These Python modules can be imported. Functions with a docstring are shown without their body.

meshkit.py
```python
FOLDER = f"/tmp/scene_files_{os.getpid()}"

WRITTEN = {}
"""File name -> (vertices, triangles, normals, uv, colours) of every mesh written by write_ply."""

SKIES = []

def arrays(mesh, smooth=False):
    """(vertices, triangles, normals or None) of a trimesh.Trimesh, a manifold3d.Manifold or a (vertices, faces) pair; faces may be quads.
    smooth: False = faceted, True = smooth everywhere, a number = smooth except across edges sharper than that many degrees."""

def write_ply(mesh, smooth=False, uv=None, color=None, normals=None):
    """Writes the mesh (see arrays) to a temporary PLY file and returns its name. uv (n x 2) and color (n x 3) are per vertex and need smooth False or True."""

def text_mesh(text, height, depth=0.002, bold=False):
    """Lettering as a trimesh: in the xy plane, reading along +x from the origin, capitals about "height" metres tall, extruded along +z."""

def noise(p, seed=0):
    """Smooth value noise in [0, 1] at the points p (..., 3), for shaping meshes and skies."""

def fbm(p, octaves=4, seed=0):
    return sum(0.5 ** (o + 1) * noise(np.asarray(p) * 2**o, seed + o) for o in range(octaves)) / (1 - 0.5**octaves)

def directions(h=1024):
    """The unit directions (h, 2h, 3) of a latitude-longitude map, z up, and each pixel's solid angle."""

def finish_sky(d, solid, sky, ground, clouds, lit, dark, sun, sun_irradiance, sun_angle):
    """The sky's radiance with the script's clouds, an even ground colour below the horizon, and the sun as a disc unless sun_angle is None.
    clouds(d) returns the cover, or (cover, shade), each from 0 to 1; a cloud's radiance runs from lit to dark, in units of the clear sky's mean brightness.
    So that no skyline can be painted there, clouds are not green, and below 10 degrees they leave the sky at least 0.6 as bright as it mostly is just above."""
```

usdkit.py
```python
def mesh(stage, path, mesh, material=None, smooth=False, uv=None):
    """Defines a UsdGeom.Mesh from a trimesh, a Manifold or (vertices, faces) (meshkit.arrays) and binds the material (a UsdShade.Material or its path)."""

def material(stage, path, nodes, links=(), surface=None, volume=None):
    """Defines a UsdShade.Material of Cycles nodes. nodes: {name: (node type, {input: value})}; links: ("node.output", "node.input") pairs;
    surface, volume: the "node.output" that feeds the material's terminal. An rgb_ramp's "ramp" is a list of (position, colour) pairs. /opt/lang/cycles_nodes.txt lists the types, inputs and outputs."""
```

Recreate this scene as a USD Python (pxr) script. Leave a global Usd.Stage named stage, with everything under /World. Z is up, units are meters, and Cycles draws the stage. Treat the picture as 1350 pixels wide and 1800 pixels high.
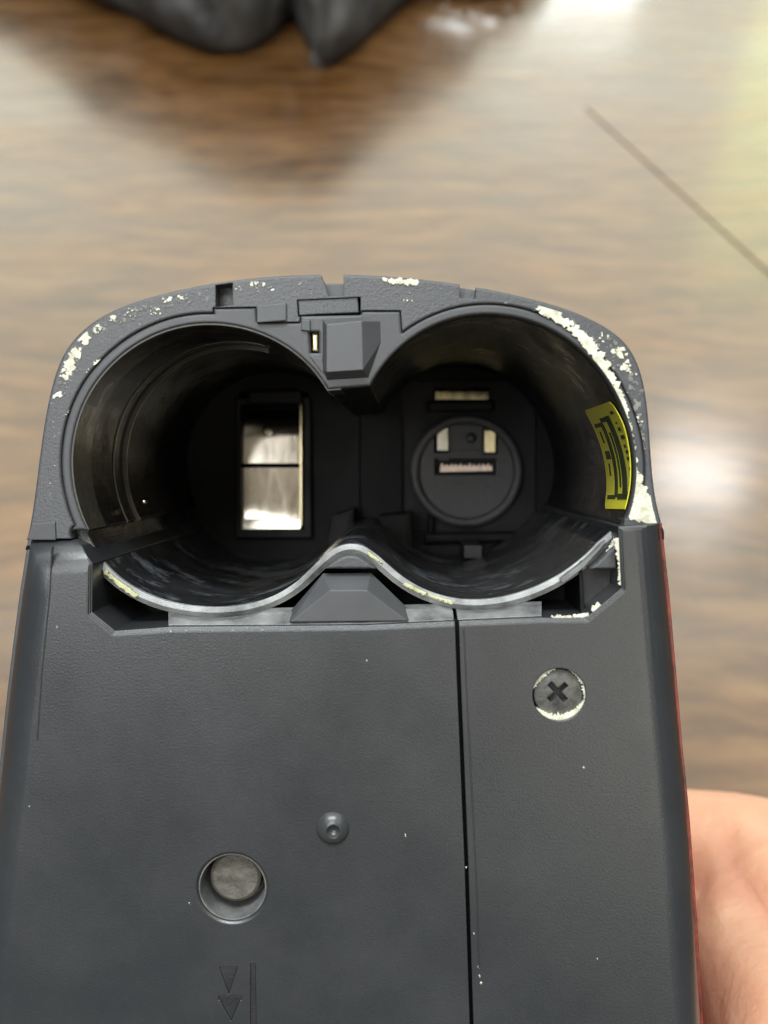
import math, random
import numpy as np, trimesh, shapely, manifold3d as m3, usdkit, meshkit
from shapely.geometry import Polygon, LineString, Point, box as sbox
from shapely.ops import unary_union
from scipy.interpolate import splprep, splev
from pxr import Usd, UsdGeom, UsdLux, UsdShade, Gf, Sdf, Vt

stage = Usd.Stage.CreateInMemory()
UsdGeom.SetStageUpAxis(stage, 'Z'); UsdGeom.SetStageMetersPerUnit(stage, 1.0)
UsdGeom.Xform.Define(stage, '/World'); UsdGeom.Scope.Define(stage, '/World/Looks')
rng = np.random.default_rng(7); random.seed(7)

# ------------------------------------------------------------------ camera
FPX, CX, CY = 1850.0, 675.0, 900.0          # lens in pixels of the 1350 x 1800 photograph
DIST = 0.064                                # lens to the battery end of the camera, metres
PITCH = math.radians(45)                    # the phone looks down at the table
CAM_R = np.array([[1, 0, 0], [0, math.sin(PITCH), math.cos(PITCH)], [0, -math.cos(PITCH), math.sin(PITCH)]]).T
CAM_R = np.stack([[1, 0, 0], [0, math.sin(PITCH), math.cos(PITCH)], [0, -math.cos(PITCH), math.sin(PITCH)]], 1)  # columns right, up, back
EYE = CAM_R @ np.array([0, 0, DIST])        # so that the held camera sits at the origin
cam = UsdGeom.Camera.Define(stage, '/World/photo_camera')
M = np.eye(4); M[:3, :3] = CAM_R.T; M[3, :3] = EYE
cam.AddTransformOp().Set(Gf.Matrix4d(M.tolist()))
cam.CreateHorizontalApertureAttr(36.0); cam.CreateVerticalApertureAttr(48.0)
cam.CreateFocalLengthAttr(36.0 * FPX / 1350)
cam.CreateFStopAttr(36.0 * FPX / 1350 / 0.85)
cam.CreateFocusDistanceAttr(0.072)
cam.CreateClippingRangeAttr(Gf.Vec2f(0.005, 100))
cam.CreateExposureAttr(0.0)
TABLE_Z = -0.21

# ------------------------------------------------------------------ lamps (an indoor picture: windows and a ceiling light)
def rect_light(name, pos, aim, w, h, power, color):
    l = UsdLux.RectLight.Define(stage, '/World/' + name)
    l.CreateWidthAttr(w); l.CreateHeightAttr(h); l.CreateIntensityAttr(power); l.CreateColorAttr(Gf.Vec3f(*color))
    pos, aim = np.array(pos, float), np.array(aim, float)
    z = pos - aim; z /= np.linalg.norm(z)
    x = np.cross([0, 0, 1.0] if abs(z[2]) < .99 else [0, 1.0, 0], z); x /= np.linalg.norm(x)
    y = np.cross(z, x)
    A = np.eye(4); A[0, :3], A[1, :3], A[2, :3], A[3, :3] = x, y, z, pos
    l.AddTransformOp().Set(Gf.Matrix4d(A.tolist()))
    return l

def ray(px, py):
    d = CAM_R @ np.array([(px - CX) / FPX, (CY - py) / FPX, -1.0])
    return d / np.linalg.norm(d)
def on_table(px, py, z=TABLE_Z):
    d = ray(px, py); return EYE + d * (z - EYE[2]) / d[2]
def mirrored(px, py, dist):
    """Where a lamp stands whose reflection in the table is seen at that pixel."""
    p, d = on_table(px, py), ray(px, py); return p + dist * np.array([d[0], d[1], -d[2]]), p

rect_light('window_light', (0, 2.3, 1.35), (0, 0, 0.9), 4.4, 2.1, 2.2, (.95, .98, .84))
rect_light('ceiling_light', (0, 0.5, 2.3), (0, 0.5, 0), 4.5, 3.6, 1.9, (.98, .98, .88))
rect_light('ceiling_lamp', (-.2, 0.12, 1.7), (0, 0, 0), 1.1, .5, 20.0, (.86, .94, 1.0))
rect_light('ceiling_lamp_behind', (-.12, -.80, 1.75), (0, 0, 0), .55, .34, 11.0, (.95, .98, 1.0))
rect_light('rear_window_light', (.1, -1.7, 1.7), (0, 0, 0), 2.4, 1.5, .6, (1.0, .90, .74))
rect_light('side_window_light', (-.47, -.95, 1.20), (0, 0, 0), .45, .7, 8.0, (.95, .98, 1.0))
rect_light('side_lamp_light', (.45, -1.38, .76), (0, 0, 0), .4, .5, 3.0, (1.0, .97, .78))
for nm, px, py, w, h, pw, col in (('lamp_reflected', 1225, 835, .15, .07, 26, (1, 1, 1)),
                                  ('lamp_reflected_far', 1010, -45, .26, .08, 7, (.92, 1, 1)),
                                  ('green_curtain_light', 1380, 270, .24, .50, 1.25, (.70, .78, .08))):
    p, a = mirrored(px, py, 1.6); rect_light(nm, p, a, w, h, pw, col)

# ------------------------------------------------------------------ materials
def mat(name, nodes, links, surface='p.BSDF', volume=None):
    return usdkit.material(stage, '/World/Looks/' + name, nodes, links, surface, volume)

def plastic(name, c1, c2, rough, grain_scale, grain, noise_scale=260, spec=.5, bevel=.00010, rvar=.08, coat=0.0, grain_detail=2, speck=None):
    nodes = {'t': ('texture_coordinate', {}),
             'n': ('noise_texture', {'scale': noise_scale, 'detail': 5, 'roughness': .6}),
             'r': ('rgb_ramp', {'ramp': [(0.3, c1), (0.7, c2)]}),
             'g': ('noise_texture', {'scale': grain_scale, 'detail': grain_detail, 'roughness': .55}),
             'bv': ('bevel', {'samples': 6, 'radius': bevel}),
             'b': ('bump', {'strength': grain, 'distance': .00006}),
             'm': ('map_range', {'from_min': .3, 'from_max': .7, 'to_min': rough - rvar, 'to_max': rough + rvar, 'clamp': True}),
             'p': ('principled_bsdf', {'specular_ior_level': spec, 'coat_weight': coat, 'coat_roughness': .12})}
    links = [('t.object', 'n.vector'), ('t.object', 'g.vector'), ('n.fac', 'r.fac'), ('r.color', 'p.base_color'), ('n.fac', 'm.value'),
             ('m.result', 'p.roughness'), ('g.fac', 'b.height'), ('bv.bevel', 'b.normal'), ('b.normal', 'p.normal')]
    if speck:                                   # pale scuffs and dust: sparse, with soft edges
        at_, col_, sc_ = speck
        nodes |= {'s': ('noise_texture', {'scale': sc_, 'detail': 6, 'roughness': .72}), 'sm': ('map_range', {'from_min': at_, 'from_max': at_ + .10, 'to_min': 0.0, 'to_max': 1.0, 'clamp': True}),
                  'sx': ('mix_color', {'blend_type': 'mix', 'b': col_})}
        links = [l for l in links if l != ('r.color', 'p.base_color')] + [('t.object', 's.vector'), ('s.fac', 'sm.value'), ('sm.result', 'sx.fac'), ('r.color', 'sx.a'), ('sx.result', 'p.base_color')]
    return mat(name, nodes, links)

def metal(name, col, rough, col2=None):
    nodes = {'t': ('texture_coordinate', {}), 'mp': ('mapping', {'mapping_type': 'point', 'scale': (900, 250, 900)}),
             'n': ('noise_texture', {'scale': 1.0, 'detail': 4}), 'r': ('rgb_ramp', {'ramp': [(.3, col2 or [c * .75 for c in col]), (.7, col)]}),
             'm': ('map_range', {'from_min': .3, 'from_max': .7, 'to_min': rough * .7, 'to_max': rough * 1.4, 'clamp': True}),
             'bv': ('bevel', {'samples': 6, 'radius': .0001}), 'b': ('bump', {'strength': .03, 'distance': .00003}),
             'p': ('principled_bsdf', {'metallic': 1.0})}
    return mat(name, nodes, [('t.object', 'mp.vector'), ('mp.vector', 'n.vector'), ('n.fac', 'r.fac'), ('r.color', 'p.base_color'), ('n.fac', 'm.value'), ('m.result', 'p.roughness'),
                             ('n.fac', 'b.height'), ('bv.bevel', 'b.normal'), ('b.normal', 'p.normal')])

PLATE = plastic('plate_plastic', (.029, .031, .034), (.034, .036, .039), .30, 7500, .17, spec=.7, noise_scale=120, rvar=.06, speck=(.70, (.10, .10, .10), 700))
SHELL = plastic('shell_plastic', (.054, .056, .061), (.076, .078, .083), .40, 6000, .40, noise_scale=2600, speck=(.64, (.24, .24, .22), 1100))
LIP = plastic('liner_plastic', (.050, .052, .056), (.062, .064, .068), .42, 4200, .12)
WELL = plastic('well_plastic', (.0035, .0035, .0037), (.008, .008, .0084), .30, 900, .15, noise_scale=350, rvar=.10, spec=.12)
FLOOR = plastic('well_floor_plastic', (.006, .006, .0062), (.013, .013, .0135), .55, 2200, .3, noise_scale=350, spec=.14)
WALL = plastic('scuffed_well_plastic', (.010, .010, .011), (.030, .031, .033), .24, 900, .25, noise_scale=190, rvar=.10, speck=(.52, (.14, .15, .165), 150))
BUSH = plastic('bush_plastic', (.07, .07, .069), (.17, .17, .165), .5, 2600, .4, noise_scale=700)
GLOSSY = plastic('dome_plastic', (.035, .037, .040), (.05, .052, .055), .26, 1800, .15)
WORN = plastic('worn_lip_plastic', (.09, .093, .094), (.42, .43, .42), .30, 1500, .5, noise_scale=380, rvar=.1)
EDGE = plastic('worn_edge_plastic', (.08, .083, .085), (.22, .225, .22), .34, 1500, .5, noise_scale=700, rvar=.1)
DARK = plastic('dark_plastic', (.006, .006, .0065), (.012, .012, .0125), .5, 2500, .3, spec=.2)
HUMP = plastic('boss_plastic', (.062, .064, .068), (.074, .076, .08), .42, 5200, .10)
DISC = plastic('disc_plastic', (.022, .022, .024), (.035, .035, .038), .38, 1800, .3, noise_scale=500)
RED = plastic('red_trim_plastic', (.035, .010, .010), (.30, .06, .04), .3, 1800, .5, noise_scale=420)
STICK = plastic('sticker_yellow', (.70, .66, .02), (.78, .73, .04), .4, 900, .15, noise_scale=300)
INK = plastic('sticker_ink', (.02, .03, .006), (.05, .06, .01), .5, 900, .1)
GLUE = plastic('dried_glue', (.42, .40, .29), (.80, .78, .66), .6, 2600, 1.0, noise_scale=1500)
RELIEF = plastic('relief_plastic', (.020, .020, .022), (.027, .027, .029), .42, 5600, .3)
MARK = plastic('marking_dark', (.012, .012, .013), (.02, .02, .02), .5, 2500, .2)
SCREW = plastic('screw_painted', (.035, .035, .034), (.13, .125, .11), .42, 2200, .7, noise_scale=1100)
PIN = plastic('pin_grey', (.055, .050, .042), (.13, .118, .098), .5, 2600, 1.0, noise_scale=1300)
STEEL = metal('contact_steel', (.48, .44, .37), .11)
BRASS = metal('contact_brass', (.95, .82, .50), .28)
CLOTH = plastic('grey_cloth', (.055, .054, .056), (.10, .097, .092), .85, 900, .4, noise_scale=30, bevel=.0005)
SILVER = metal('silver_foil', (.75, .76, .76), .22)

SKIN = mat('skin', {'t': ('texture_coordinate', {}), 'n': ('noise_texture', {'scale': 75, 'detail': 5}),
                    'r': ('rgb_ramp', {'ramp': [(.3, (.50, .22, .14)), (.7, (.66, .38, .25))]}),
                    'g': ('noise_texture', {'scale': 900, 'detail': 3}), 'b': ('bump', {'strength': .35, 'distance': .0004}),
                    'p': ('principled_bsdf', {'roughness': .48, 'subsurface_weight': .35, 'subsurface_radius': (1, .35, .18), 'subsurface_scale': .003})},
           [('t.object', 'n.vector'), ('t.object', 'g.vector'), ('n.fac', 'r.fac'), ('r.color', 'p.base_color'), ('g.fac', 'b.height'), ('b.normal', 'p.normal')])
NAIL = plastic('nail', (.70, .45, .36), (.76, .52, .42), .25, 300, .05)

WOOD = mat('varnished_wood', {
    't': ('texture_coordinate', {}), 'mp': ('mapping', {'mapping_type': 'point', 'scale': (17, 82, 17)}),
    'mp2': ('mapping', {'mapping_type': 'point', 'scale': (13, 26, 13)}),
    'w': ('noise_texture', {'scale': 5, 'detail': 3}), 'wa': ('mix_color', {'blend_type': 'add', 'fac': .06}),
    'n': ('noise_texture', {'scale': 1.6, 'detail': 6, 'roughness': .62, 'distortion': .35}),
    'n2': ('noise_texture', {'scale': 1.0, 'detail': 4}),
    'r': ('rgb_ramp', {'ramp': [(.25, (.040, .018, .005)), (.42, (.082, .037, .011)), (.56, (.130, .063, .020)), (.74, (.185, .105, .042))]}),
    'r2': ('rgb_ramp', {'ramp': [(.3, (.55, .5, .45)), (.7, (1.15, 1.1, 1.05))]}),
    'mx': ('mix_color', {'blend_type': 'multiply', 'fac': .8}),
    'm': ('map_range', {'from_min': .3, 'from_max': .7, 'to_min': .14, 'to_max': .40, 'clamp': True}),
    'b': ('bump', {'strength': .40, 'distance': .0008}), 'bc': ('bump', {'strength': .22, 'distance': .0006}),
    'p': ('principled_bsdf', {'ior': 1.4, 'coat_weight': 1.0, 'coat_roughness': .155, 'coat_ior': 1.55})},
    [('t.object', 'w.vector'), ('t.object', 'wa.a'), ('w.color', 'wa.b'), ('wa.result', 'mp.vector'), ('wa.result', 'mp2.vector'), ('mp.vector', 'n.vector'), ('mp2.vector', 'n2.vector'),
     ('n.fac', 'r.fac'), ('n2.fac', 'r2.fac'), ('r.color', 'mx.a'), ('r2.color', 'mx.b'), ('mx.result', 'p.base_color'), ('n2.fac', 'm.value'), ('m.result', 'p.roughness'), ('n.fac', 'b.height'), ('b.normal', 'p.normal'), ('n2.fac', 'bc.height'), ('bc.normal', 'p.coat_normal')])

# ------------------------------------------------------------------ scene helpers
taken = {}
def numbered(parent, name):
    k = (parent, name); taken[k] = taken.get(k, -1) + 1
    return f'{parent}/{name}' if taken[k] == 0 else f'{parent}/{name}_{taken[k]:03d}'
def tag(prim, label=None, category=None, group=None, kind=None):
    for k, v in (('label', label), ('category', category), ('group', group), ('kind', kind)):
        if v: prim.SetCustomDataByKey(k, v)
    return prim
def thing(name, label, category, matrix=None, kind=None):
    x = UsdGeom.Xform.Define(stage, numbered('/World', name))
    if matrix is not None: x.AddTransformOp().Set(Gf.Matrix4d(matrix.tolist()))
    return tag(x.GetPrim(), label, category, kind=kind)
def obj(name, mesh, material, parent=None, smooth=30, scale=.001, label=None, kind=None, category=None):
    path = numbered(str(parent.GetPath()) if parent else '/World', name)
    if hasattr(mesh, 'to_mesh'):
        mm = mesh.to_mesh(); v, f = np.array(mm.vert_properties[:, :3], float), np.array(mm.tri_verts)
    elif isinstance(mesh, tuple): v, f = mesh
    else: v, f = np.array(mesh.vertices), np.array(mesh.faces)
    t = trimesh.Trimesh(np.asarray(v, float), np.asarray(f), process=False)
    p = usdkit.mesh(stage, path, t, material, smooth=smooth)
    pts = np.array(p.GetPointsAttr().Get()) * scale
    p.GetPointsAttr().Set(Vt.Vec3fArray.FromNumpy(pts.astype(np.float32)))
    return tag(p.GetPrim(), label, category, kind=kind)

# ------------------------------------------------------------------ frame of the held camera, in millimetres: x right, y up, z out of the battery end
Zc = np.array([-.020, -.046, 1.0]); Zc /= np.linalg.norm(Zc)     # the wells' axis, seen in the lens frame
Yc = np.array([0, 1.0, 0]) - Zc * Zc[1]; Yc /= np.linalg.norm(Yc)
Xc = np.cross(Yc, Zc)
DEV = np.stack([Xc, Yc, Zc], 1)                                    # device -> lens
EYE_D = DEV.T @ np.array([0, 0, DIST * 1000])                      # lens in device millimetres
def P(px, py, z=0.0):
    px, py = np.asarray(px, float), np.asarray(py, float)
    d = np.stack([(px - CX) / FPX, (CY - py) / FPX, -np.ones_like(px)], -1) @ DEV
    t = (z - EYE_D[2]) / d[..., 2]
    return (EYE_D + d * t[..., None])[..., :2]
def PP(pts, z=0.0):
    a = np.array(pts, float); return P(a[:, 0], a[:, 1], z)
def spline(pts, n=90, s=0.0):
    pts = np.array(pts, float)
    tck, _ = splprep(pts.T, s=s, k=3); return np.stack(splev(np.linspace(0, 1, n), tck), 1)
def poly(pts): 
    p = Polygon(pts); return p if p.is_valid else p.buffer(0)
def rings(g):
    out = []
    for q in getattr(g, 'geoms', [g]):
        if q.geom_type != 'Polygon' or q.area < 1e-6: continue
        q = shapely.geometry.polygon.orient(q)
        out.append(np.array(q.exterior.coords)[:-1]); out += [np.array(i.coords)[:-1] for i in q.interiors]
    return out
def prism(g, z0, z1):
    cs = m3.CrossSection(rings(g), m3.FillRule.EvenOdd)
    return m3.Manifold.extrude(cs, z1 - z0).translate([0, 0, z0])
def hull(pts): return m3.Manifold.hull_points(np.array(pts, np.float64))
def at(pts, z): return [(*P(a, b, z), z) for a, b in pts]
def disc(c, r, n=48): return Point(*c).buffer(r, quad_segs=n // 4)
def soft_prism(g, z0, z1, r, steps=4):
    """A prism whose upper edge is rounded by r."""
    parts = [prism(g, z0, z1 - r)]
    for k in range(steps):
        a0, a1 = k / steps, (k + 1) / steps
        zz = lambda a: z1 - r + r * math.sin(a * math.pi / 2)
        inset = r * (1 - math.cos(a1 * math.pi / 2))
        parts.append(prism(g.buffer(-inset * .98), z1 - r - .001, zz(a1)))
    return m3.Manifold.batch_boolean(parts, m3.OpType.Add)

W = np.eye(4); W[:3, :3] = (CAM_R @ DEV).T
camera = thing('film_camera', 'dark grey plastic camera held up, battery door missing, two round wells open', 'camera', W)
BACK = -42.0

# ---- outlines (traced, then set at their own depth)
RIM = -1.2
outer_px = [(44, 965), (52, 920), (60, 880), (74, 765), (90, 690), (101, 645), (117, 612), (140, 584), (170, 562), (210, 543), (280, 518), (375, 497), (470, 487), (560, 483), (603, 482), (700, 487), (830, 502), (930, 525),
            (1000, 546), (1060, 572), (1098, 601), (1119, 632), (1130, 665), (1135, 700), (1142, 790), (1152, 860), (1168, 935)]
outer = PP(spline(outer_px, 140, s=30), RIM)
left_hole = [(151, 931), (133, 863), (126, 808), (133, 742), (151, 697), (176, 659), (217, 620), (262, 592), (312, 575), (353, 569), (393, 568), (428, 574), (463, 586), (494, 604), (524, 626), (549, 652), (578, 682)]
right_hole = [(650, 676), (670, 650), (694, 621), (729, 590), (788, 563), (858, 551), (921, 558), (972, 578), (1015, 611), (1047, 645), (1078, 687), (1099, 735), (1113, 794), (1116, 845), (1108, 900), (1092, 925)]
LIPZ = -2.6
low_px = [(1092, 925), (1074, 917), (1050, 955), (1017, 983), (979, 1012), (946, 1031), (908, 1043), (866, 1050), (813, 1052), (766, 1046), (728, 1028), (695, 1002), (662, 972), (633, 957), (604, 957), (579, 968), (549, 996), (524, 1021),
          (484, 1046), (433, 1061), (383, 1066), (332, 1064), (282, 1054), (242, 1036), (201, 1006), (171, 971), (153, 936)]
lh, rh = PP(spline(left_hole, 70, s=60), RIM), PP(spline(right_hole, 70, s=60), RIM)
lo = PP(spline(low_px[2:], 130, s=60), LIPZ)
H = poly(np.vstack([lh, rh, lo])).buffer(.05).buffer(-.05)
ymid = P(600, 933, RIM)[1]
upper_half = sbox(-60, ymid, 60, 60); lower_half = sbox(-60, -90, 60, ymid)

# ---- plate: two panels, with the cut-out for the battery door
left_edge = [(36, 951), (22, 1040), (10, 1130), (-2, 1230), (-22, 1420), (-62, 1800), (-92, 2200), (-112, 2560)]
right_edge = [(1132, 2560 - 5000)]
right_edge = [(1172, 922), (1186, 1050), (1197, 1180), (1209, 1320), (1222, 1450), (1236, 1640), (1246, 1800), (1262, 2200), (1272, 2560)]
plate_outline = poly(np.vstack([PP(left_edge), PP(right_edge[::-1])]))
cut = PP([(20, 880), (20, 951), (121, 951), (138, 962), (161, 991), (160, 1077), (201, 1110), (300, 1103), (640, 1100), (800, 1093), (951, 1087), (1031, 1087), (1093, 1035), (1088, 926), (1200, 921), (1200, 880)])
cut = poly(cut)
r = 2.3
layers = []
for k in range(9):
    a = k / 8 * math.pi / 2
    ins, z = r * .95 * (1 - math.cos(a)), -r + r * math.sin(a)
    q = plate_outline.buffer(-ins, join_style=2)
    xy = np.array(q.exterior.coords)[:-1]
    top_y = plate_outline.bounds[3]; xy[:, 1] = np.where(xy[:, 1] > top_y - ins - .6, xy[:, 1] + ins, xy[:, 1])
    layers += [(*p, z) for p in xy]
layers += [(*p, BACK) for p in np.array(plate_outline.exterior.coords)[:-1]]
block = hull(layers)
# chamfered edge of the cut-out catches light
door_gap = m3.Manifold.batch_boolean([prism(cut.buffer(.28 * k / 3, join_style=1), -.28 + .28 * k / 3 - (60 if k == 0 else .01), .35 if k == 3 else -.28 + .28 * (k + 1) / 3) for k in range(4)], m3.OpType.Add)
block = block - door_gap
seam_px = [(802, 1060), (806, 1180), (813, 1350), (820, 1520), (829, 1800), (838, 2200), (846, 2600)]
seam = LineString(PP(seam_px))
groove = prism(seam.buffer(.12, cap_style=2), -30, 2)
# screw seat, pin hole
SC = P(983, 1221, 0); screw_r = 47 / 28.9
block = block - prism(disc(SC, screw_r), -6, 2)
PC = P(408, 1561, 0)
cone = m3.Manifold.cylinder(3.0, 62 / 28.9, 62 / 28.9, 64).translate([*PC, -2.7])
block = block - cone - m3.Manifold.cylinder(.14, 62 / 28.9 - .02, 62 / 28.9 + .14, 64).translate([*PC, -.13]) - m3.Manifold.cylinder(7, 1.72, 1.72, 64).translate([*PC, -8])
# engraved winding marks
tri1 = poly(PP([(385, 1700), (418, 1700), (402, 1748)])); tri2 = poly(PP([(384, 1754), (424, 1754), (406, 1795)]))
bar = poly(PP([(440, 1694), (449, 1694), (451, 1812), (440, 1812)])); ledge1 = poly(PP([(384, 1750), (425, 1750), (425, 1758), (384, 1758)]))
marks = [tri1, unary_union([tri2, ledge1]), bar]
for g in marks: block = block - prism(g, -.10, 2)
far = 200
sx = np.array(seam.coords)
lpoly = poly(np.vstack([[(-far, 60)], [(sx[0][0], 60)], sx, [(sx[-1][0], -far)], [(-far, -far)]]))
panel_l = block ^ prism(lpoly, -80, 20); panel_r = block - prism(lpoly, -80, 20)
# the groove: each panel stops short of the seam
panel_l = panel_l - groove; panel_r = panel_r - groove
pl = obj('bottom_panel', panel_l, PLATE, camera, smooth=25, label='wide left panel of the plate with pin hole and winding marks')
pr = obj('bottom_panel', panel_r, PLATE, camera, smooth=25, label='narrow right panel of the plate with the screw')
obj('inner_chassis', prism(seam.buffer(.6, cap_style=2).difference(H.buffer(1.2)), -30, -1.6), DARK, camera)
for g in marks: obj('winding_mark', prism(g.buffer(-.012), -.16, -.05), RELIEF, pl)

# ---- fine mould line on the left panel, raised ridge beside the seam
ridge = LineString(PP([(815, 1105), (822, 1250), (831, 1420), (838, 1560), (842, 1700)]))
obj('mould_line', prism(ridge.buffer(.05), -.02, .025), PLATE, pr)
mould = LineString(PP([(91, 962), (88, 1040), (82, 1100), (74, 1180), (66, 1300)]))
obj('mould_line', prism(mould.buffer(.04), -.3, .015), RELIEF, pl)

# ---- screw
head = m3.Manifold.cylinder(1.0, screw_r - .12, screw_r - .18, 64).translate([*SC, -1.38])
dome = m3.Manifold.sphere(6.0, 128).translate([*SC, -6.22]) ^ m3.Manifold.cylinder(3, screw_r - .12, screw_r - .12, 64).translate([*SC, -1.5])
head = dome + head
ang = math.radians(43)
def rot(poly_, a): return shapely.affinity.rotate(poly_, math.degrees(a), origin=(0, 0))
import shapely.affinity
arm = sbox(-.74, -.18, .74, .18); cross = unary_union([arm, rot(arm, math.pi / 2), disc((0, 0), .2)])
cross = shapely.affinity.translate(rot(cross, ang), SC[0] - .05, SC[1] + .1)
screw_mesh = head - prism(cross, -1.1, 1)
sp = obj('screw', screw_mesh, SCREW, camera, smooth=25)
obj('cross_recess', prism(cross.buffer(.02), -1.2, -1.0), MARK, sp)
def crescent(c, r0, r1, a0, a1, wob, seed):
    g = np.random.default_rng(seed); n = 40; aa = np.linspace(a0, a1, n); taper = np.sin(np.linspace(0, math.pi, n)) ** .6
    o = [(c[0] + r1 * math.cos(a), c[1] + r1 * math.sin(a)) for a in aa]
    i = [(c[0] + (r1 - (r1 - r0) * t * (1 + wob * g.normal())) * math.cos(a), c[1] + (r1 - (r1 - r0) * t * (1 + wob * g.normal())) * math.sin(a)) for a, t in zip(aa, taper)]
    return poly(o + i[::-1]).buffer(.012)
glue_ring = [crescent(SC, screw_r - .34, screw_r - .01, math.radians(215), math.radians(345), .25, 1), crescent(SC, screw_r - .22, screw_r - .01, math.radians(95), math.radians(170), .4, 2), crescent(SC, screw_r - .12, screw_r - .01, math.radians(-20), math.radians(70), .5, 3)]
obj('glue_residue', prism(unary_union(glue_ring), -.9, -.17), GLUE, sp, smooth=25)

# ---- pin in its countersunk hole, small moulded dome
bush = prism(disc(PC, 62 / 28.9 - .02, 64), -2.6, -.16) - m3.Manifold.cylinder(2.5, 1.80, 62 / 28.9 - .10, 64).translate([*PC, -2.5]) - m3.Manifold.cylinder(9, 1.6, 1.6, 64).translate([*PC, -8])
obj('pin_bush', bush, BUSH, camera, smooth=25)
pin = m3.Manifold.cylinder(4.5, 1.60, 1.60, 64).translate([PC[0] + .06, PC[1] + .32, -5.6]) + m3.Manifold.cylinder(.18, 1.60, 1.40, 64).translate([PC[0] + .06, PC[1] + .32, -1.1])
obj('locking_pin', pin, PIN, camera, smooth=25)
DC = P(585, 1456, 0)
dome = m3.Manifold.sphere(1.10, 96).scale([1, 1, .75]).translate([*DC, -.30]) ^ m3.Manifold.cylinder(3, 2, 2, 64).translate([*DC, -.2])
dome = dome - m3.Manifold.sphere(.42, 48).translate([DC[0] + .06, DC[1] - .05, .52])
obj('moulded_dome', dome, GLOSSY, pl, smooth=40)

# ---- upper shell round the wells
outer_poly = poly(np.vstack([outer, [P(1168, 1200, RIM), P(44, 1200, RIM)]]))
lip_out = unary_union([H.buffer(.62)])
y_edge = P(600, 950, 0)[1]
shell_g = outer_poly.difference(lip_out).intersection(sbox(-60, P(600, 1000, RIM)[1], 60, 60))
shell = soft_prism(shell_g, BACK, RIM, .14)
# slots in the rim: right of centre gap, left dark slot, right notch
def quad(pts, z): return poly(PP(pts, z))
shell = shell - prism(quad([(560, 470), (604, 470), (604, 521), (578, 521)], RIM), -4.5, 2)
shell = shell - prism(quad([(379, 501), (409, 497), (409, 537), (379, 540)], RIM), -2.6, 2)
shell = shell - prism(quad([(808, 496), (837, 500), (836, 526), (808, 524)], RIM), -2.4, 2)
shell = shell - prism(quad([(522, 527), (634, 522), (634, 553), (524, 557)], RIM), -3, 2)
strip_g = quad([(374, 541), (450, 540), (452, 566), (484, 567), (527, 566), (528, 555), (633, 553), (636, 546), (704, 546), (708, 600), (664, 652), (640, 668), (580, 672), (545, 640), (500, 600), (440, 572), (378, 566)], RIM)
shell = shell - prism(strip_g.buffer(.02), -6, 2)
# the cut where the lower panels begin
shell = shell - (block.translate([0, 0, .0])) - prism(plate_outline.difference(cut).buffer(.06), -60, 5)
obj('upper_shell', shell, SHELL, camera, smooth=25)
# left lower corner of the shell, smooth shoulder block
obj('shoulder', prism(quad([(57, 921), (98, 917), (99, 949), (48, 949)], RIM), -3, RIM + .10), LIP, camera)
obj('shoulder', prism(quad([(1098, 912), (1150, 905), (1160, 921), (1096, 925)], RIM), -3, RIM + .06), LIP, camera)

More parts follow.
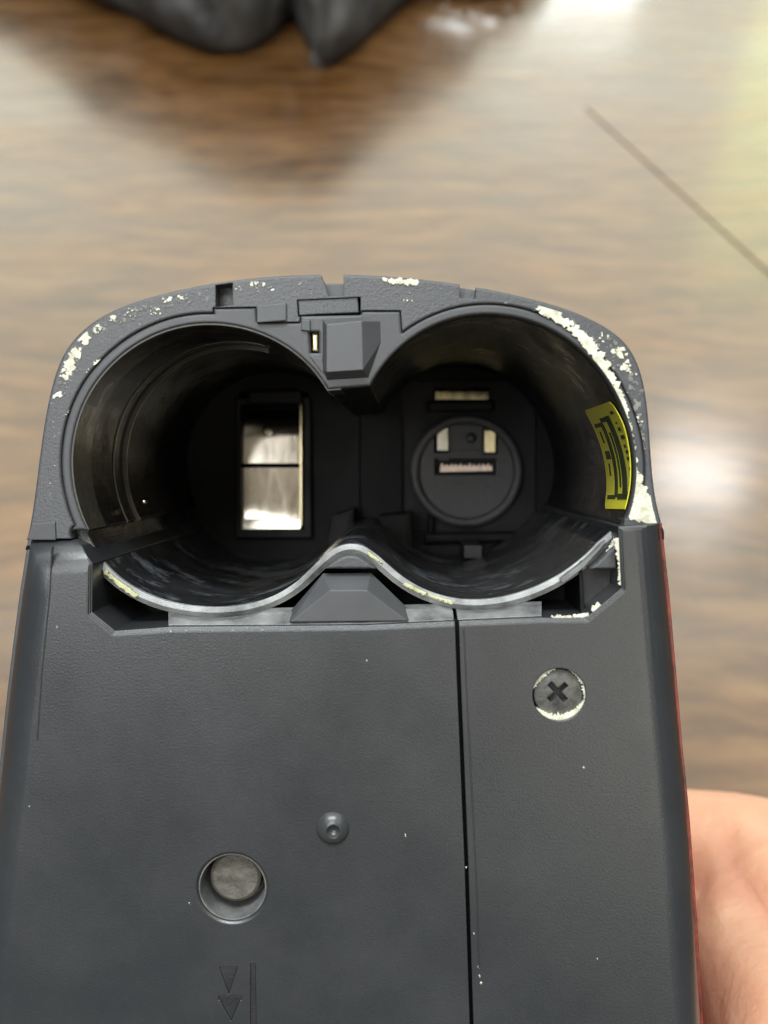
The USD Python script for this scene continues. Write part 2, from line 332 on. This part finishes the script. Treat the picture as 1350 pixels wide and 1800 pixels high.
# ---- liner: lip round the wells and the wells themselves
top_lip = lip_out.buffer(-.012).difference(H).intersection(sbox(-60, ymid + .02, 60, 60))
strip = strip_g.difference(H).difference(quad([(544, 584), (560, 584), (560, 620), (546, 620)], RIM))
liner = soft_prism(unary_union([top_lip, strip]).buffer(.02).buffer(-.02), -12, RIM - .07, .15)
obj('well_lip', liner, LIP, camera, smooth=25)
side = H.buffer(.62).difference(H.buffer(.03)).intersection(sbox(-60, ymid + .06, 60, 60))
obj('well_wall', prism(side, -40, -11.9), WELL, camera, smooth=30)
# a greenish worn band just inside, then the black wall with thin ribs
band = H.buffer(.04).difference(H.buffer(-.10)).intersection(sbox(-60, ymid + .05, P(600, 800, RIM)[0], 60))
obj('wall_band', prism(band, -5.2, RIM - .16), plastic('worn_band_plastic', (.02, .02, .016), (.06, .058, .045), .28, 800, .3, noise_scale=420), camera)
liner_dark = H.buffer(.05).difference(H.buffer(-.035)).intersection(sbox(-60, ymid + .05, 60, 60))
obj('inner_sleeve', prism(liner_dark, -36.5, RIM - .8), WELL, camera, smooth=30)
leftx = P(470, 700, -12)[0]
for zz, w, t in ((-10.5, .12, .25), (-13.0, .34, .3)):
    rib = H.buffer(.05).difference(H.buffer(-w)).intersection(sbox(-60, P(300, 935, RIM)[1], leftx, 60))
    obj('inner_rib', prism(rib, zz - t, zz), plastic(f'rib_plastic_{abs(int(zz))}', (.05, .045, .036), (.10, .09, .07), .22, 900, .2), camera)
low_wall = H.buffer(.62).difference(H).intersection(sbox(-60, -90, 60, ymid))
obj('lower_wall', prism(low_wall, -40, LIPZ - .35), WALL, camera, smooth=30)
lipring = H.buffer(.66).difference(H.buffer(.0)).intersection(sbox(-60, -90, 60, ymid + .1))
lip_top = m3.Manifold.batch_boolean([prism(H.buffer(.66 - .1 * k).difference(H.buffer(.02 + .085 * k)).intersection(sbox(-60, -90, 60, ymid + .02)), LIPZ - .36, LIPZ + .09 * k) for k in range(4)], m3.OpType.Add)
obj('worn_lip', lip_top, WORN, camera, smooth=50)

# ---- floors of the wells
xs = P(632, 800, -36)[0]
fl = H.buffer(.3)
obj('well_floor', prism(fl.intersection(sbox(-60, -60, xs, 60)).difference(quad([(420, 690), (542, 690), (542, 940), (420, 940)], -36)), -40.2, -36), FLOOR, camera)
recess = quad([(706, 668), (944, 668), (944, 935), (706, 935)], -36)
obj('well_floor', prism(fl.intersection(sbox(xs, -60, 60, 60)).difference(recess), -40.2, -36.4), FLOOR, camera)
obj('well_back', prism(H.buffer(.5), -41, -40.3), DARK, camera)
slot_g = quad([(628, 893), (664, 897), (664, 956), (626, 950)], -34)
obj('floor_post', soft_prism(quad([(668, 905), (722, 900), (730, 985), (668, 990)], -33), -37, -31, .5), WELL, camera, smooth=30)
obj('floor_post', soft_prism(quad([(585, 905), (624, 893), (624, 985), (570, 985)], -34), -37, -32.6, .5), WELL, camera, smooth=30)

# ---- left contact: frame, bent steel plate in two halves
fr = quad([(414, 700), (546, 697), (548, 946), (414, 946)], -35).difference(quad([(423, 712), (534, 708), (533, 931), (424, 931)], -35))
cf = obj('contact_frame', soft_prism(fr, -40, -35, .12), DARK, camera)
obj('frame_bridge', soft_prism(quad([(436, 688), (530, 686), (530, 710), (436, 710)], -34.5), -40, -34.2, .2), DARK, camera)
def sheet(px0, px1, prof, thick=.25):
    """A bent strip: prof is a list of (pixel row, z)."""
    v, f = [], []
    for k, (py, z) in enumerate(prof):
        a, b = P(px0, py, z), P(px1, py, z)
        v += [(*a, z), (*b, z), (*b, z - thick), (*a, z - thick)]
        if k: o = 4 * k - 4; f += [(o + i, o + (i + 1) % 4, o + 4 + (i + 1) % 4) for i in range(4)] + [(o + i, o + 4 + (i + 1) % 4, o + 4 + i) for i in range(4)]
    n = len(v); f += [(0, 2, 1), (0, 3, 2), (n - 4, n - 3, n - 2), (n - 4, n - 2, n - 1)]
    t = trimesh.Trimesh(np.array(v), np.array(f), process=False); t.fix_normals(); return t
lower = sheet(427, 527, [(822, -36.05), (850, -36.07), (880, -36.08), (895, -36.06), (905, -36.02), (913, -35.97)])
ct = obj('contact_plate', lower, STEEL, camera, smooth=40, label='lower half of the steel battery contact')
obj('contact_flange', sheet(426, 528, [(913, -35.98), (930, -35.81)]), STEEL, ct)
upper = sheet(424, 527, [(722, -37.1), (730, -36.65), (738, -36.40), (746, -36.24), (754, -36.14), (770, -36.08), (795, -36.05), (815, -36.0)])
cu = obj('contact_plate', upper, STEEL, camera, smooth=40, label='upper half of the steel battery contact with a round dimple')
dm = P(470, 760, -36.2)
obj('contact_dimple', m3.Manifold.sphere(.7, 48).scale([1, 1, .35]).translate([*dm, -36.28]), metal('contact_dimple_steel', (.45, .42, .36), .3), cu, smooth=40)
obj('contact_flange', sheet(526.5, 531, [(712, -36.3), (760, -36.0), (860, -35.8), (925, -35.8)], .8), BRASS, cu)

# ---- right contact: socket disc with slots, pins, toothed strip and top spring
FZ = -36.0
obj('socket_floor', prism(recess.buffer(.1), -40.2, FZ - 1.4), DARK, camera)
dc = P(820, 828, FZ)
mmpx = 1 / (FPX / (64 - FZ))
ring = disc(dc, 98 * mmpx, 96).difference(disc(dc, 83 * mmpx, 96))
sd = obj('socket_ring', soft_prism(ring, -40, FZ + .2, .3), DISC, camera, smooth=40)
dz = FZ - .6
slots = [quad([(763, 748), (790, 748), (790, 796), (763, 796)], dz), quad([(850, 752), (875, 752), (875, 798), (850, 798)], dz), quad([(764, 806), (872, 806), (872, 835), (764, 835)], dz)]
face = disc(dc, 83.5 * mmpx, 96)
for s in slots: face = face.difference(s)
obj('socket_face', prism(face, -40, dz), DISC, sd)
hd = prism(quad([(790, 748), (848, 748), (848, 792), (790, 792)], dz), dz - .1, dz + .22)
obj('socket_boss', hd + m3.Manifold.sphere(.5, 32).scale([1, 1, .4]).translate([*P(828, 770, dz), dz + .2]), DISC, sd)
obj('contact_pin', sheet(769, 788, [(752, dz + .05), (770, dz + .1), (792, dz + .1)], 3), metal('contact_grey', (.72, .70, .60), .35), sd, smooth=20)
obj('contact_pin', sheet(852, 871, [(757, dz + .1), (775, dz + .14), (795, dz + .14)], 3), BRASS, sd, smooth=20)
teeth = [(774, 830), (774, 822)]
for k in range(11):
    x0 = 775 + k * 8.1; teeth += [(x0 + 1, 815 + (k % 3)), (x0 + 4, 814 + (k % 2) * 2), (x0 + 5.5, 819.5), (x0 + 7.5, 819)]
teeth += [(866, 816), (866, 828)]
obj('toothed_strip', prism(quad(teeth, dz), -40, dz - .25), metal('strip_copper', (.72, .58, .50), .4), sd)
obj('strip_bridge', prism(quad([(772, 803), (790, 803), (790, 810), (772, 810)], dz), -40, dz + .05), DISC, sd)
obj('top_contact', sheet(765, 859, [(683, FZ - .75), (688, FZ - .45), (694, FZ - .40), (702, FZ - .38)]), BRASS, camera, smooth=20)
obj('socket_wall', soft_prism(quad([(752, 706), (868, 704), (868, 722), (752, 724)], FZ), -40, FZ, .2), DARK, camera)
obj('socket_rail', soft_prism(quad([(745, 938), (932, 935), (938, 950), (745, 955)], FZ), -40, FZ + .6, .25), WELL, camera, smooth=30)
obj('socket_rail', soft_prism(quad([(752, 905), (763, 908), (763, 940), (752, 940)], FZ), -40, FZ, .2), WELL, camera, smooth=30)
arc = [(Point(*P(820, 830, -30)).buffer(5.3, quad_segs=24).difference(Point(*P(820, 830, -30)).buffer(4.95, quad_segs=24)))]
obj('socket_rib', prism(arc[0].intersection(sbox(-60, -60, 60, P(820, 950, -30)[1])), -36.5, -29.5), WELL, camera, smooth=30)
for q in ([(815, 958), (846, 958), (846, 980), (815, 980)], [(818, 1000), (852, 1000), (850, 1014), (818, 1014)]):
    obj('wall_slot', prism(quad(q, -30), -36, -29.3), MARK, camera)

# ---- lower recess: floor, ledge, boss
rec = cut.intersection(plate_outline).difference(H.buffer(.6)).intersection(sbox(-60, -60, 60, ymid + 1.5))
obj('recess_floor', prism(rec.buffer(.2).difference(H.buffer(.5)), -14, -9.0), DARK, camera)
e = []
for px in (296, 952):
    yb = 1107 if px < 600 else 1091
    for py, z in ((yb - 34, -2.6), (yb - 26, -1.55), (yb - 4, -.55), (yb, -.5), (yb + 4, -.5), (yb + 4, -6), (yb - 34, -6)): e.append((*P(px, py, z), z))
ledge = hull(e) - prism(H.buffer(.67), -20, 2) - prism(plate_outline.difference(cut).buffer(.02), -60, 5) 
ledge = ledge - prism(LineString(PP([(799, 1040), (803, 1110)])).buffer(.12), -8, 2)
obj('front_ledge', ledge, EDGE, camera, smooth=20)
boss = hull(at([(512, 1093), (580, 1038), (645, 1038), (716, 1091)], -.42) + at([(497, 1090), (568, 1008), (652, 1007), (732, 1084)], -1.9) + at([(497, 1090), (568, 1008), (652, 1007), (732, 1084)], -6))
boss = boss - prism(H.buffer(.67), -20, 2)
obj('locating_boss', boss, HUMP, camera, smooth=20)
obj('pocket_rib', prism(quad([(1017, 990), (1022, 985), (1028, 1075), (1020, 1078)], -2.5), -9.2, -2.4), DARK, camera)
obj('pocket_rib', prism(quad([(1060, 980), (1080, 960), (1078, 1030), (1030, 1075), (1026, 1000)], -2.5), -9.2, -3.4), DISC, camera)
corner = LineString(PP([(1092, 926), (1072, 930), (1052, 962), (1022, 995), (990, 1020)], -1.8))
obj('corner_wall', prism(corner.buffer(.16).difference(H.buffer(.1)), -6, -1.75), EDGE, camera, smooth=30)

# ---- latch block between the wells and the small steps beside it
latch = hull(at([(574, 571), (636, 564), (638, 650), (574, 654)], -.45) + at([(562, 556), (642, 553), (693, 565), (664, 640), (655, 674), (577, 679), (562, 650)], -1.9) + at([(562, 556), (693, 565), (664, 640), (655, 676), (577, 680), (562, 650)], -5))
obj('latch_block', latch, HUMP, camera, smooth=18)
obj('latch_spring', soft_prism(quad([(548, 587), (560, 586), (560, 618), (549, 618)], -1.9), -5, -1.75, .15), BRASS, camera, smooth=30)
obj('latch_web', hull(at([(530, 562), (545, 562), (545, 582), (530, 580)], RIM + .1) + at([(528, 560), (547, 560), (547, 584), (528, 584)], RIM - .5)), LIP, camera, smooth=20)
obj('latch_web', hull(at([(544, 626), (566, 630), (574, 662), (562, 650)], RIM - .02) + at([(542, 624), (568, 626), (576, 668), (560, 652)], RIM - .8)), LIP, camera, smooth=20)
obj('step_block', hull(at([(452, 537), (503, 533), (503, 563), (466, 566), (452, 567)], -1.0) + at([(450, 535), (505, 531), (505, 565), (450, 569)], -2.2)), HUMP, camera, smooth=15)
obj('step_block', soft_prism(quad([(484, 569), (528, 566), (528, 586), (490, 588)], -1.4), -4, -1.35, .12), LIP, camera)
obj('tongue', soft_prism(quad([(524, 528), (629, 523), (631, 550), (560, 553), (526, 555)], -1.4), -4, -1.3, .06), SHELL, camera)
obj('slot_floor', prism(quad([(556, 500), (606, 499), (606, 524), (556, 524)], -2.2), -4.4, -2.2), HUMP, camera)
obj('slot_wedge', hull(at([(546, 508), (553, 500), (572, 520), (545, 521)], -1.3) + at([(540, 494), (564, 492), (580, 522), (540, 522)], -2.6)), DARK, camera, smooth=15)

# ---- red trim along the right edge
re = np.array(right_edge, float)
trim_pts = PP(re)
obj('side_trim', prism(poly(np.vstack([trim_pts + [-.06, 0], (trim_pts + [-.8, 0])[::-1]])), -4.0, -1.55) + prism(poly(np.vstack([trim_pts + [.12, 0], (trim_pts + [-.8, 0])[::-1]])), -3.6, -1.75), RED, camera, smooth=20, label='chipped red trim along the right edge')
le = PP(left_edge)
obj('side_trim', prism(poly(np.vstack([le + [-.2, 0], (le + [.8, 0])[::-1]])), -5.0, -1.9), LIP, camera, smooth=20, label='grey trim along the left edge')

# ---- yellow sticker, curved on the right well's wall
rc = P(858, 812, RIM); rr = 255 / (FPX / (64 - RIM))
def wall_radius(th):
    hit = LineString([rc, rc + 30 * np.array([math.cos(th), math.sin(th)])]).intersection(H)
    return hit.length
rr = float(np.mean([wall_radius(t) for t in np.linspace(-.25, .45, 9)]))
def on_wall(px, py, inset=.12):
    d = np.array([(px - CX) / FPX, (CY - py) / FPX, -1]) @ DEV
    a = d[0] ** 2 + d[1] ** 2; o = EYE_D[:2] - rc; R = rr - inset
    b = 2 * (o @ d[:2]); c = o @ o - R * R
    t = (-b + math.sqrt(b * b - 4 * a * c)) / (2 * a); p = EYE_D + d * t
    return math.atan2(p[1] - rc[1], p[0] - rc[0]), p[2]
c0, c1, c2, c3 = on_wall(1031, 720), on_wall(1078, 703), on_wall(1113, 894), on_wall(1057, 893)
def wall_pt(u, v, inset):
    """u along the depth (0 deep, 1 at the rim), v along the arc (0 top, 1 bottom)."""
    th = (c0[0] * (1 - u) + c1[0] * u) * (1 - v) + (c3[0] * (1 - u) + c2[0] * u) * v
    z = (c0[1] * (1 - u) + c1[1] * u) * (1 - v) + (c3[1] * (1 - u) + c2[1] * u) * v
    z = min(z, -1.7)
    q = wall_radius(th) - inset; return (rc[0] + q * math.cos(th), rc[1] + q * math.sin(th), z)
def wall_patch(u0, u1, v0, v1, inset, th=.04, n=16, m=6, rnd=0.0):
    v, f = [], []
    for lay in (inset, inset - th):
        for i in range(n + 1):
            vv = i / n; sh = rnd * max(0, 1 - min(vv, 1 - vv) / .07) ** 2
            for j in range(m + 1):
                uu = u0 + sh * (u1 - u0) + (u1 - u0) * (1 - 2 * sh) * j / m
                v.append(wall_pt(uu, v0 + (v1 - v0) * vv, lay))
    L = (n + 1) * (m + 1)
    for i in range(n):
        for j in range(m):
            a = i * (m + 1) + j; b, c, d = a + 1, a + m + 2, a + m + 1
            f += [(a, b, c), (a, c, d), (L + a, L + c, L + b), (L + a, L + d, L + c)]
    for i in range(n):
        for j in (0, m):
            a = i * (m + 1) + j; b = a + m + 1; f += [(a, b, L + b), (a, L + b, L + a)]
    for j in range(m):
        for i in (0, n):
            a = i * (m + 1) + j; b = a + 1; f += [(a, b, L + b), (a, L + b, L + a)]
    t = trimesh.Trimesh(np.array(v), np.array(f), process=False); t.fix_normals(); return t
st = obj('sticker', wall_patch(0, 1, 0, 1, .18, .06, 24, 8, rnd=.05), STICK, camera, smooth=40, label='small yellow printed sticker on the right well wall')
ink = []
for a in ((.38, .70, .125, .17), (.57, .72, .12, .88), (.42, .72, .86, .91), (.10, .40, .165, .205), (.32, .42, .19, .89), (.08, .34, .87, .905), (.48, .53, .28, .80),
          (.17, .21, .25, .37), (.13, .28, .45, .53), (.16, .20, .57, .69)):
    ink.append(wall_patch(*a, .22, .03, 10, 2))
for yy, w, h in ((.09, .09, .03), (.20, .05, .02), (.255, .08, .035), (.33, .10, .04), (.42, .05, .03), (.475, .11, .03), (.535, .08, .03), (.63, .10, .03), (.69, .09, .028), (.76, .06, .04), (.85, .10, .045)):
    ink.append(wall_patch(.80 + .02 * rng.random(), .80 + w + .02, yy, yy + h, .22, .03, 2, 2))
obj('printed_code', trimesh.util.concatenate(ink), INK, st, smooth=40)

# ---- dried glue, scratches
SCUFF = plastic('scuffed_rim', (.075, .076, .076), (.26, .255, .22), .5, 3200, .8, noise_scale=1700)
def flakes(path_px, z, w0, w1, n, seed, spread=0.0):
    g = np.random.default_rng(seed); line = LineString(path_px); out = []
    for k in range(n):
        s = line.interpolate(g.random(), normalized=True); f = line.project(s, normalized=True)
        c = np.array([s.x, s.y]) + g.normal(size=2) * spread
        w = (w0 + (w1 - w0) * f) * (.35 + .8 * g.random())
        q = P(*c, z); rad = w / 28.4
        aa = np.sort(g.random(9) * 2 * math.pi)
        out.append(poly([(q[0] + rad * (.5 + .6 * g.random()) * math.cos(t), q[1] + rad * (.5 + .6 * g.random()) * math.sin(t)) for t in aa]))
    return unary_union(out)
def glue(g, z, h, parent=None, name='glue_residue', seed=0):
    m = prism(g, z - .05, z + h); obj(name, m, GLUE, camera, smooth=25)
stripe = unary_union([flakes([(948, 541), (985, 560), (1022, 592), (1050, 625), (1074, 668)], RIM, 9, 9, 130, 3, 3.2),
                      flakes([(1074, 668), (1096, 712), (1108, 770), (1113, 830)], RIM, 8, 6, 90, 4, 2.5),
                      flakes([(1112, 830), (1126, 870), (1140, 905), (1146, 916)], RIM, 9, 14, 120, 5, 4)])
slots_cut = unary_union([quad([(560, 470), (604, 470), (604, 521), (578, 521)], RIM), quad([(379, 501), (409, 497), (409, 537), (379, 540)], RIM)])
scuff = unary_union([flakes([(948, 541), (1022, 592), (1074, 668), (1108, 770), (1126, 870), (1146, 916)], RIM, 6, 6, 260, 203, 9), flakes([(110, 690), (140, 600), (200, 560), (330, 520), (470, 498)], RIM, 4, 4, 150, 204, 7),
                     flakes([(660, 496), (745, 500)], RIM, 3, 3, 40, 205, 4), flakes([(1075, 600), (1118, 690), (1135, 800)], RIM, 5, 5, 80, 206, 6)])
ok = outer_poly.buffer(-.3).difference(H.buffer(.1)).difference(quad([(1000, 922), (1300, 918), (1300, 1100), (1000, 1100)], RIM))
glue(stripe.intersection(ok), RIM, .05)
obj('rim_scuff', prism(scuff.intersection(ok.difference(lip_out.buffer(.03))).difference(slots_cut.buffer(.1)), RIM - .05, RIM + .008), SCUFF, camera, smooth=False, kind='stuff')
corner_glue = unary_union([flakes([(1110, 893), (1128, 905), (1152, 917)], RIM, 12, 11, 80, 8, 5)]).intersection(ok)
glue(corner_glue, RIM, .11)
glue(flakes([(674, 492), (700, 495), (733, 496)], RIM, 6, 6, 60, 9, 1.4), RIM, .05)
spots = [((148, 594), 9, 16, 4), ((133, 622), 9, 18, 5), ((122, 642), 8, 16, 4), ((116, 655), 6, 10, 4), ((170, 578), 5, 8, 5), ((200, 562), 5, 8, 4), ((104, 694), 5, 7, 3), ((168, 635), 4, 8, 5), ((290, 530), 4, 9, 6),
         ((322, 523), 3.5, 8, 4), ((272, 550), 3, 8, 6), ((448, 496), 4, 10, 7), ((462, 500), 4, 6, 2), ((480, 508), 3.5, 5, 2), ((120, 723), 2.5, 3, 2), ((108, 610), 3, 5, 6), ((230, 545), 2.5, 7, 8), ((100, 760), 1.6, 6, 14),
         ((90, 850), 1.5, 8, 16), ((1090, 620), 6, 14, 6), ((1104, 650), 6, 12, 6), ((1120, 740), 4, 8, 4), ((1060, 590), 3, 8, 6), ((160, 660), 2.2, 6, 6), ((716, 527), 2, 5, 5), ((900, 545), 1.8, 8, 14), ((520, 500), 1.6, 8, 14), ((420, 505), 1.8, 8, 14)]
gs = [flakes([(c[0] - 1, c[1]), (c[0] + 1, c[1])], RIM, w, w, n, 20 + k, sp_) for k, (c, w, n, sp_) in enumerate(spots)]
glue(unary_union(gs).intersection(outer_poly.buffer(-.22)).difference(lip_out.buffer(.02)).difference(slots_cut), RIM, .04)
ledge_glue = flakes([(300, 1106), (500, 1104), (640, 1100), (800, 1093)], -.1, 2.2, 2.2, 220, 60, 1.5)
glue(ledge_glue.difference(cut.buffer(.2)).intersection(plate_outline), 0, .02)
pg = unary_union([flakes([(965, 1083), (1000, 1081), (1030, 1079)], -1, 4, 4, 60, 61, 1.0), flakes([(1090, 1030), (1091, 990), (1084, 950)], -.5, 5, 8, 70, 62, 1.5), flakes([(1040, 1072), (1052, 1064)], -.5, 5, 5, 20, 63, 1.5)])
glue(pg.intersection(cut.buffer(.25)), -.35, .1)
glue(flakes([(1064, 990), (1076, 962), (1088, 940)], -1.7, 8, 5, 60, 64, 2).difference(H.buffer(.1)).intersection(cut), -1.72, .06)
yl = plastic('yellowed_edge', (.35, .33, .12), (.62, .62, .42), .35, 1500, .5, noise_scale=900)
wear = [flakes(p, LIPZ, w, w, n, 80 + k, 1.2) for k, (p, w, n) in enumerate([([(190, 1008), (240, 1046)], 6, 60), ([(650, 972), (672, 985)], 6, 30), ([(712, 1028), (790, 1057)], 5, 70)])]
obj('yellowed_wear', prism(unary_union(wear).intersection(H.buffer(.5)).difference(H.buffer(.14)), LIPZ + .1, LIPZ + .29), yl, camera, smooth=30)
chips = [((1026, 1349), 2.6), ((713, 1468), 2.2), ((333, 1588), 2.0), ((645, 1162), 1.8), ((841, 1699), 3.5), ((843, 1716), 2.5), ((845, 1728), 2.6), ((820, 1524), 2.5), ((833, 1640), 2.2), ((930, 1508), 2.2), ((1050, 1685), 1.8), ((100, 1102), 1.4), ((42, 1555), 2.2), ((52, 1418), 1.8), ((320, 1672), 1.8)]
chips = [(c, w * .8) for c, w in chips if c not in ((930, 1508), (42, 1555), (320, 1672))]
obj('paint_chip', prism(unary_union([flakes([(c[0] - w * .3, c[1] - w), (c[0] + w * .3, c[1] + w)], 0, w, w, 4, 100 + k, .4) for k, (c, w) in enumerate(chips)]), -.02, .015), GLUE, camera, kind='stuff', smooth=False)
obj('glue_residue', prism(flakes([(1087, 700), (1103, 800), (1107, 880)], RIM, 1.6, 1.6, 30, 120, 2).difference(H), RIM - .1, RIM - .03), GLUE, camera)
obj('bright_speck', m3.Manifold.sphere(.28, 24).translate([*P(252, 882, -13), -13.2]), metal('speck_brass', (.95, .75, .55), .2), camera, smooth=True)

# ------------------------------------------------------------------ the table
table = thing('table_top', 'varnished brown wooden table top below the held camera', 'table', None, 'structure')
a, b = on_table(1030, 190)[:2], on_table(1340, 470)[:2]
dirn = (b - a) / np.linalg.norm(b - a)
line = LineString([a, b + dirn * 3])
whole = sbox(-1.6, -.7, 1.6, 1.7)
pieces = whole.difference(line.buffer(.00016, cap_style=2))
for q in getattr(pieces, 'geoms', [pieces]):
    obj('board', soft_prism(shapely.affinity.scale(q, 1000, 1000, origin=(0, 0)), TABLE_Z * 1000 - 28, TABLE_Z * 1000, 1.0, 3), WOOD, table, smooth=40)
obj('joint_filler', prism(shapely.affinity.scale(line.buffer(.003).intersection(whole.buffer(-.01)), 1000, 1000, origin=(0, 0)), TABLE_Z * 1000 - 27, TABLE_Z * 1000 - 2.0), MARK, table)

# ------------------------------------------------------------------ soft grey bag on the far side of the table, silver foil beside it
foot_px = [(-120, -130), (20, -62), (170, 4), (260, 46), (330, 84), (390, 100), (440, 96), (480, 72), (512, 30), (540, 84), (562, 126), (596, 112), (640, 76), (700, 22), (800, -60), (950, -140)]
foot = np.array([on_table(*p) for p in foot_px])[:, :2]
cen = np.array([foot[:, 0].mean() - .005, foot[:, 1].max() - .02])
back = [cen + [.24, .08], cen + [.16, .2], cen + [0, .24], cen + [-.17, .2], cen + [-.26, .08]]
loop = np.vstack([foot, back]); seg = Polygon(loop).exterior
N, K = 240, 40
ring0 = np.array([seg.interpolate(i / N, normalized=True).coords[0] for i in range(N)])
v = []
for k in range(K + 1):
    s = k / K; sh = 1 - s ** 1.6
    h = .190 * math.sin(s * math.pi / 2)
    sm = ring0.copy()
    for _ in range(int(2 + s * 60)): sm = (np.roll(sm, 1, 0) + sm * 2 + np.roll(sm, -1, 0)) / 4
    swell = 1 + .10 * math.sin(min(s * 3, 1) * math.pi)
    xy = cen + (sm - cen) * max(sh, .002) * swell
    p3 = np.column_stack([xy, np.full(N, TABLE_Z + .001 + h)])
    p3 += (meshkit.fbm(p3 * 22, 4, 3)[:, None] - .5) * np.array([.03, .03, .012]) * min(1, s * 6)
    fold = np.abs(meshkit.noise(np.column_stack([p3[:, 0] * 55 + p3[:, 2] * 20, p3[:, 1] * 25, p3[:, 2] * 8]), 11) - .5)
    out_ = p3[:, :2] - cen; out_ /= np.maximum(np.linalg.norm(out_, axis=1, keepdims=True), 1e-6)
    p3[:, :2] -= out_ * (np.exp(-(fold / .07) ** 2) * .012 * min(1, s * 10))[:, None]
    v.append(p3)
v = np.vstack(v); f = []
for k in range(K):
    for i in range(N):
        a0, a1, b0, b1 = k * N + i, k * N + (i + 1) % N, (k + 1) * N + i, (k + 1) * N + (i + 1) % N
        f += [(a0, a1, b1), (a0, b1, b0)]
v = np.vstack([v, [[*cen, TABLE_Z + .001]]]); f += [(len(v) - 1, (i + 1) % N, i) for i in range(N)]
bag = thing('cloth_bag', 'dark grey soft cloth bag slumped on the table, out of focus behind the camera', 'bag')
obj('bag_body', (v, np.array(f)), CLOTH, bag, smooth=True, scale=1.0)
def tube(path, rad, n=10):
    path = np.array(path, float); out = []
    for i in range(len(path) - 1):
        s = [m3.Manifold.sphere(rad, n * 2).translate(list(path[j])) for j in (i, i + 1)]
        out.append(m3.Manifold.batch_hull(s))
    return m3.Manifold.batch_boolean(out, m3.OpType.Add)
sp3 = [on_table(566, 112) + [0, .0, .002], on_table(570, 92) + [0, .010, .016], on_table(560, 60) + [-.002, .015, .04], on_table(545, 30) + [-.004, .02, .075]]
obj('strap', tube(sp3, .007), CLOTH, bag, smooth=40, scale=1.0)
foil = trimesh.creation.icosphere(3, .028)
foil.vertices = foil.vertices * [1.5, .6, .45] * (1 + .7 * (meshkit.fbm(foil.vertices * 90, 3, 5)[:, None] - .5))
foil.apply_translation(on_table(815, -2) + [0, .012, .011])
obj('foil_scrap', foil, SILVER, None, smooth=False, scale=1.0, label='small crumpled silver foil scrap on the table right of the grey bag', category='foil')

# ------------------------------------------------------------------ the hand that holds the camera from behind
def bone(a, b, ra, rb):
    return m3.Manifold.batch_hull([m3.Manifold.sphere(ra, 28).translate([float(x) for x in a]), m3.Manifold.sphere(rb, 28).translate([float(x) for x in b])])
ybase = P(1290, 1775, -24)[1]
chains, tips = [], []
for k, (dy, dx, rad) in enumerate(((0, 0, 9.0), (-19, 2, 9.0), (-37.5, 1, 8.6), (-54, -3, 7.4))):
    y = ybase + dy; X = 31.5 + dx + .03 * (-dy)
    chains.append([((-8, y - 4, -57), 10.5), ((23 + dx, y - 1, -58), rad * 1.08), ((X + 6, y + 1.0, -46), rad * 1.12), ((X + 4.5, y + .3, -25), rad * 1.02), ((X + .5, y - .5, -11), rad * .86)])
parts = []
for ch in chains:
    for (a, ra), (b, rb) in zip(ch[:-1], ch[1:]): parts.append(bone(a, b, ra, rb))
pc = [c[0][0] for c in chains]
palm = m3.Manifold.batch_hull([m3.Manifold.sphere(11, 28).translate([float(q) for q in p]) for p in pc] + [m3.Manifold.sphere(13, 28).translate([-26.0, ybase - d, -62.0]) for d in (18, 52)] + [m3.Manifold.sphere(14, 28).translate([-40.0, ybase - 62, -64.0])])
parts.append(palm)
th = [((-30, ybase - 50, -60), 13.0), ((-42, ybase - 44, -42), 11.5), ((-40, ybase - 36, -22), 10.0), ((-36.5, ybase - 27, -8), 8.2)]
for (a, ra), (b, rb) in zip(th[:-1], th[1:]): parts.append(bone(a, b, ra, rb))
parts.append(bone((-36, ybase - 58, -64), (-60, ybase - 120, -72), 22, 26)); parts.append(bone((-60, ybase - 120, -72), (-110, ybase - 240, -90), 26, 34))
hand = m3.Manifold.batch_boolean(parts, m3.OpType.Add).refine_to_length(3.0).to_mesh()
ht = trimesh.Trimesh(np.array(hand.vert_properties[:, :3], float), np.array(hand.tri_verts), process=True)
trimesh.smoothing.filter_taubin(ht, .5, .53, 24)
nrm = ht.vertex_normals
ht.vertices = ht.vertices + nrm * ((meshkit.fbm(ht.vertices * .12, 3, 2) - .5)[:, None] * .9)
for (q0, q1, amt, sig) in (((1225, 1560), (1285, 1530), 2.4, 2.2), ((1290, 1640), (1350, 1700), .8, 1.6)):
    A0, A1 = np.array([*P(*q0, -38), -38.0]), np.array([*P(*q1, -36), -36.0]); dd = A1 - A0
    tt = np.clip(((ht.vertices - A0) @ dd) / (dd @ dd), 0, 1); near = A0 + tt[:, None] * dd
    dist = np.linalg.norm((ht.vertices - near)[:, :2], axis=1)
    ht.vertices = ht.vertices - ht.vertex_normals * (amt * np.exp(-(dist / sig) ** 2) * (ht.vertices[:, 2] > -48))[:, None]
person = thing('person', 'bare hand with curled fingers holding the camera from behind', 'person', W)
body = obj('hand', ht, SKIN, person, smooth=True)
for ch in chains:
    (a, ra), (b, rb) = ch[-2], ch[-1]; a, b = np.array(a), np.array(b); d = (b - a) / np.linalg.norm(b - a)
    out = np.array([1, 0, 0]) - d * d[0]; out /= np.linalg.norm(out); sidev = np.cross(d, out)
    n = trimesh.creation.icosphere(3, 1.0); n.vertices = n.vertices * [5.0, 4.6, 1.1]
    R = np.eye(4); R[:3, 0], R[:3, 1], R[:3, 2], R[:3, 3] = d, sidev, out, b + out * (rb - .7) - d * 1.0
    n.apply_transform(R); obj('fingernail', n, NAIL, body, smooth=True)
